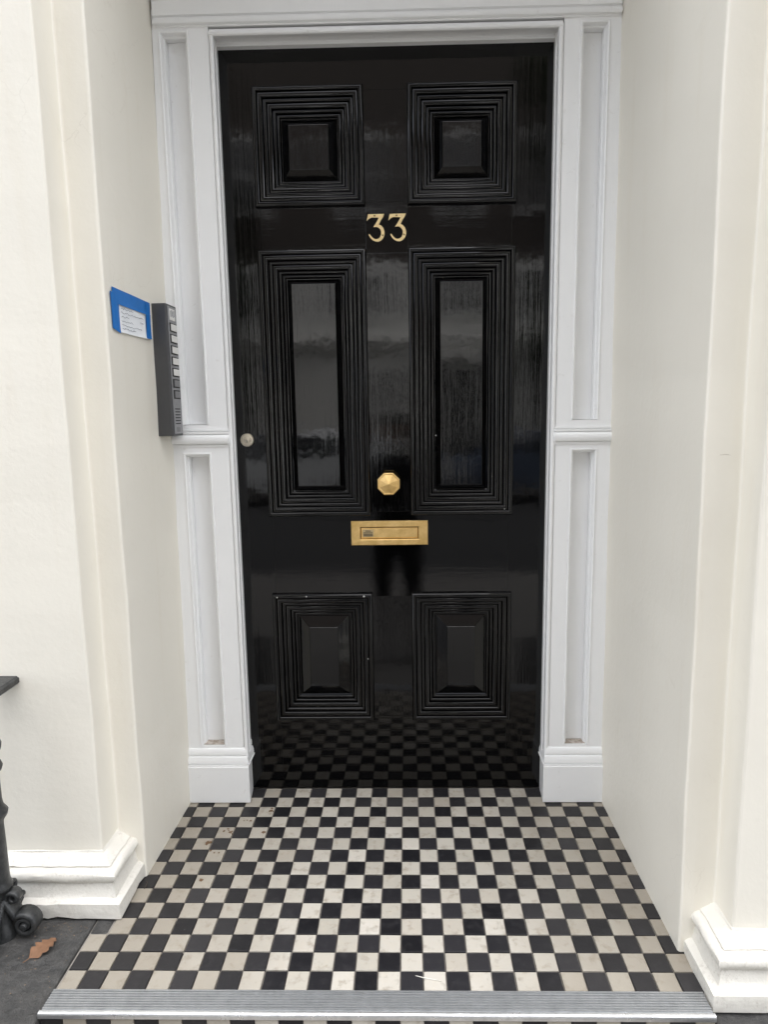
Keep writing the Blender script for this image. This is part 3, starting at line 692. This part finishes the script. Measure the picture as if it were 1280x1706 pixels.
def car(x, y, col, label):
    t = thing('parked_car', label, 'car', (x, y, G), 'cars parked along the street')
    paint = plain('car_paint', col, .18, .3, .03)
    side = [(-2.05, .35), (-2.1, .62), (-2.0, .86), (-1.15, .98), (-.55, 1.40), (.2, 1.47), (1.1, 1.42), (1.75, 1.02), (2.05, .92), (2.1, .5), (2.0, .32)]
    def W(z): return .86 if z < .95 else .86 - (z-.95)*.42
    rings = []
    for k in (-1, -.93, .93, 1):
        q = .97 if abs(k) == 1 else 1
        rings.append([(x+px*q, y+k*W(pz), G+.02+pz*(.985 if abs(k) == 1 and pz > .5 else 1)) for px, pz in side])
    MB().loft(rings).build('body', paint, t, smooth=40, bevel=.03)
    for s_ in (-1, 1):
        gl = [(-.98, 1.0), (-.5, 1.33), (.2, 1.395), (1.0, 1.35), (1.5, 1.03)]
        MB().loft([[(x+px, y+s_*(W(pz)+d), G+.02+pz) for px, pz in gl] for d in (-.01, .012)]).build('side_window', M_GLASS, t)
        for wx in (-1.3, 1.35):
            MB().loft([[(x+wx+.32*math.cos(a*.314), y+s_*yy, G+.326+.32*math.sin(a*.314)) for a in range(20)] for yy in (.66, .885)]).build('wheel', M_TYRE, t, bevel=.03)
    MB().loft([[(x+px, y+k*(W(pz)-.07), G+.03+pz) for px, pz in ((-1.12, 1.0), (-.57, 1.385), (-.55, 1.40), (-1.14, 1.02))] for k in (-1, 1)]).build('windscreen', M_GLASS, t)
    for s_ in (-1, 1): MB().box(x-2.11, x-2.0, y+s_*.62-.16, y+s_*.62+.16, G+.62, G+.76).build('headlight', M_LAMP, t, bevel=.03)
car(-2.2, -11.0, (.74, .77, .80), 'pale silver parked car across the road, mirrored in the left door panels')
car(2.9, -11.0, (.10, .13, .19), 'dark blue parked car across the road, mirrored in the right door panels')

# the photographer on the path below the steps, mirrored in the middle of the door
M_COAT = plain('dark_coat_cloth', (.014, .014, .016), .9, 0, .3, 40, .002); M_SKIN = plain('skin', (.42, .25, .18), .5); M_HAIR = plain('dark_hair', (.02, .015, .012), .6)
pe = thing('person', 'person in a dark coat and trousers holding up a phone, mirrored in the black door', 'person', (-.05, -2.42, G))
def skin(name, V, E, root, mat, sub=2):
    me = bpy.data.meshes.new(name); me.from_pydata([Vector(v[:3]) - WL[pe.name] for v in V], E, []); me.materials.append(mat)
    o = bpy.data.objects.new(name, me); C.objects.link(o); o.parent = pe; WL[o.name] = WL[pe.name].copy()
    o.modifiers.new('skin', 'SKIN'); sm = o.modifiers.new('subsurf', 'SUBSURF'); sm.levels = sub; sm.render_levels = sub
    for i, v in enumerate(V):
        r = v[3]; me.skin_vertices[0].data[i].radius = r if isinstance(r, tuple) else (r, r)
        me.skin_vertices[0].data[i].use_root = (i == root)
    me.shade_smooth(); return o
px, py = -.05, -2.42
V = [(px, py, .46, (.16, .11)), (px, py, .66, (.145, .10)), (px, py+.01, .84, (.165, .11)), (px, py+.0, .93, (.10, .08)), (px, py+.01, 1.00, .052), (px, py+.025, 1.08, (.07, .085)), (px, py+.03, 1.16, (.072, .095)), (px, py+.02, 1.235, .05)]
E_ = [(0,1),(1,2),(2,3),(3,4),(4,5),(5,6),(6,7)]
for s_ in (-1, 1):
    b = len(V)
    V += [(px+s_*.10, py, .34, .095), (px+s_*.11, py+.02, -.04, .062), (px+s_*.12, py-.01, -.38, .045), (px+s_*.125, py, -.45, .045), (px+s_*.14, py+.13, -.465, (.045, .035)),
          (px+s_*.185, py, .89, .06), (px+s_*.245, py+.04, .66, .05), (px+s_*.20, py+.20, .88, .04), (.03+s_*.062, -2.085, 1.10, .028)]
    E_ += [(0,b),(b,b+1),(b+1,b+2),(b+2,b+3),(b+3,b+4),(3,b+5),(b+5,b+6),(b+6,b+7),(b+7,b+8)]
skin('body', V, E_, 0, M_COAT)
for s_ in (-1, 1):                                    # hands round the phone's lower edges
    hx = .03+s_*.056
    HV = [(hx, -2.085, 1.10, .026), (hx-s_*.002, -2.078, 1.15, (.034, .016))]; HE = [(0, 1)]
    for k, (dz, ln) in enumerate(((.035, .05), (.018, .056), (.0, .052), (-.016, .042))):
        b = len(HV); HV += [(hx-s_*.004, -2.068, 1.165+dz*.8, .009), (hx-s_*.018, -2.062, 1.17+dz, .0085), (hx-s_*(.018+ln*.5), -2.061, 1.172+dz, .0075)]; HE += [(1, b), (b, b+1), (b+1, b+2)]
    b = len(HV); HV += [(hx-s_*.012, -2.095, 1.135, .010), (hx-s_*.024, -2.092, 1.158, .0085)]; HE += [(0, b), (b, b+1)]
    skin('hand', HV, HE, 0, M_SKIN)
hd_ = MB()
hd_.loft([[(px+r*.8*math.cos(a*.3927), py+.028+oy+r*math.sin(a*.3927), z) for a in range(16)] for r, oy, z in ((.045, .015, 1.035), (.066, .014, 1.06), (.085, .008, 1.10), (.094, .002, 1.15), (.096, -.004, 1.19), (.086, -.006, 1.225), (.058, -.006, 1.25), (.01, -.006, 1.258))])
ho = hd_.build('head', M_SKIN, pe, smooth=80)
MB().loft([[(px+r*.82*math.cos(a*.3927), py+.014+r*1.02*math.sin(a*.3927)-(.02 if z < 1.19 else 0), z) for a in range(16)] for r, z in ((.078, 1.06), (.092, 1.12), (.098, 1.18), (.103, 1.2), (.095, 1.232), (.066, 1.258), (.012, 1.268))]).build('hair', M_HAIR, ho, smooth=80)
for s_ in (-1, 1):
    MB().lathe([(.0005, -.004), (.009, 0), (.012, .004), (.006, .008)], (px+s_*.031, py+.118, 1.153), 10, 'Y').build('eye', M_HAIR, ho, smooth=80)
MB().loft([[(px-w, py+.112, z), (px, py+.112+d, z), (px+w, py+.112, z)] for w, d, z in ((.013, .004, 1.105), (.016, .028, 1.112), (.011, .018, 1.135), (.007, .006, 1.158))]).build('nose', M_SKIN, ho, smooth=80)
MB().box(px-.022, px+.022, py+.104, py+.114, 1.078, 1.086).build('mouth', plain('lips', (.35, .13, .11), .5), ho, bevel=.003)
ph = MB().box(-.008, .066, -2.056, -2.047, 1.125, 1.279).build('phone', M_BLK, bevel=.004); tag(ph, 'black phone held up by the person mirrored in the door', 'phone')

# trees added out of view on the far pavement to darken the door reflection
M_BARK = plain('bark', (.05, .042, .034), .9, 0, .3, 8, .01); M_FOL = plain('dark_foliage', (.030, .045, .016), .7, 0, .5, 1.2)
def tree(x, y, h, label, seed):
    t = thing('reflection_tree', label, 'tree', (x, y, G), 'trees added to darken the door reflection'); rt = random.Random(seed)
    tr = MB(); tube(tr, [(x, y, G), (x+.05, y, G+1.2), (x-.05, y+.05, G+2.6), (x+.1, y, G+4.4)], [.2, .16, .13, .06], 10)
    for k in range(6):
        a = k*1.05; tube(tr, [(x, y, G+2.2+.2*k), (x+.7*math.cos(a), y+.7*math.sin(a), G+3.1+.25*k), (x+1.5*math.cos(a), y+1.4*math.sin(a), G+4.2+.3*k)], [.08, .05, .02], 6)
    tr.build('trunk', M_BARK, t, smooth=60)
    cl = [(x+rt.uniform(-1.7, 1.7), y+rt.uniform(-1.1, 1.1), G+1.0+rt.random()*(h-1.6), rt.uniform(.6, 1.1)) for _ in range(44)]
    cr = MB()
    for k in range(11000):
        cx, cy, cz, r = rt.choice(cl); v = Vector((rt.gauss(0, 1), rt.gauss(0, 1), rt.gauss(0, 1))).normalized()*r*rt.random()**.4
        p = Vector((cx, cy, cz)) + v; a = Vector((rt.gauss(0, 1), rt.gauss(0, 1), rt.gauss(0, 1))).normalized(); b = a.orthogonal().normalized(); l_ = rt.uniform(.08, .15)
        cr.add([tuple(p-a*l_), tuple(p+b*l_*.55), tuple(p+a*l_), tuple(p-b*l_*.55)], [(0,1,2,3)])
    me = bpy.data.meshes.new('crown'); c0 = WL[t.name]; me.from_pydata([Vector(q)-c0 for q in cr.v], [], cr.f); me.materials.append(M_FOL)
    o = bpy.data.objects.new('crown', me); C.objects.link(o); o.parent = t
tree(-5.6, -12.9, 9.5, 'leafy dark tree added out of view across the road, darkening the reflection at the lock side of the door', 3)
tree(5.0, -12.9, 10, 'leafy dark tree added out of view across the road, darkening the reflection at the hinge side of the door', 4)
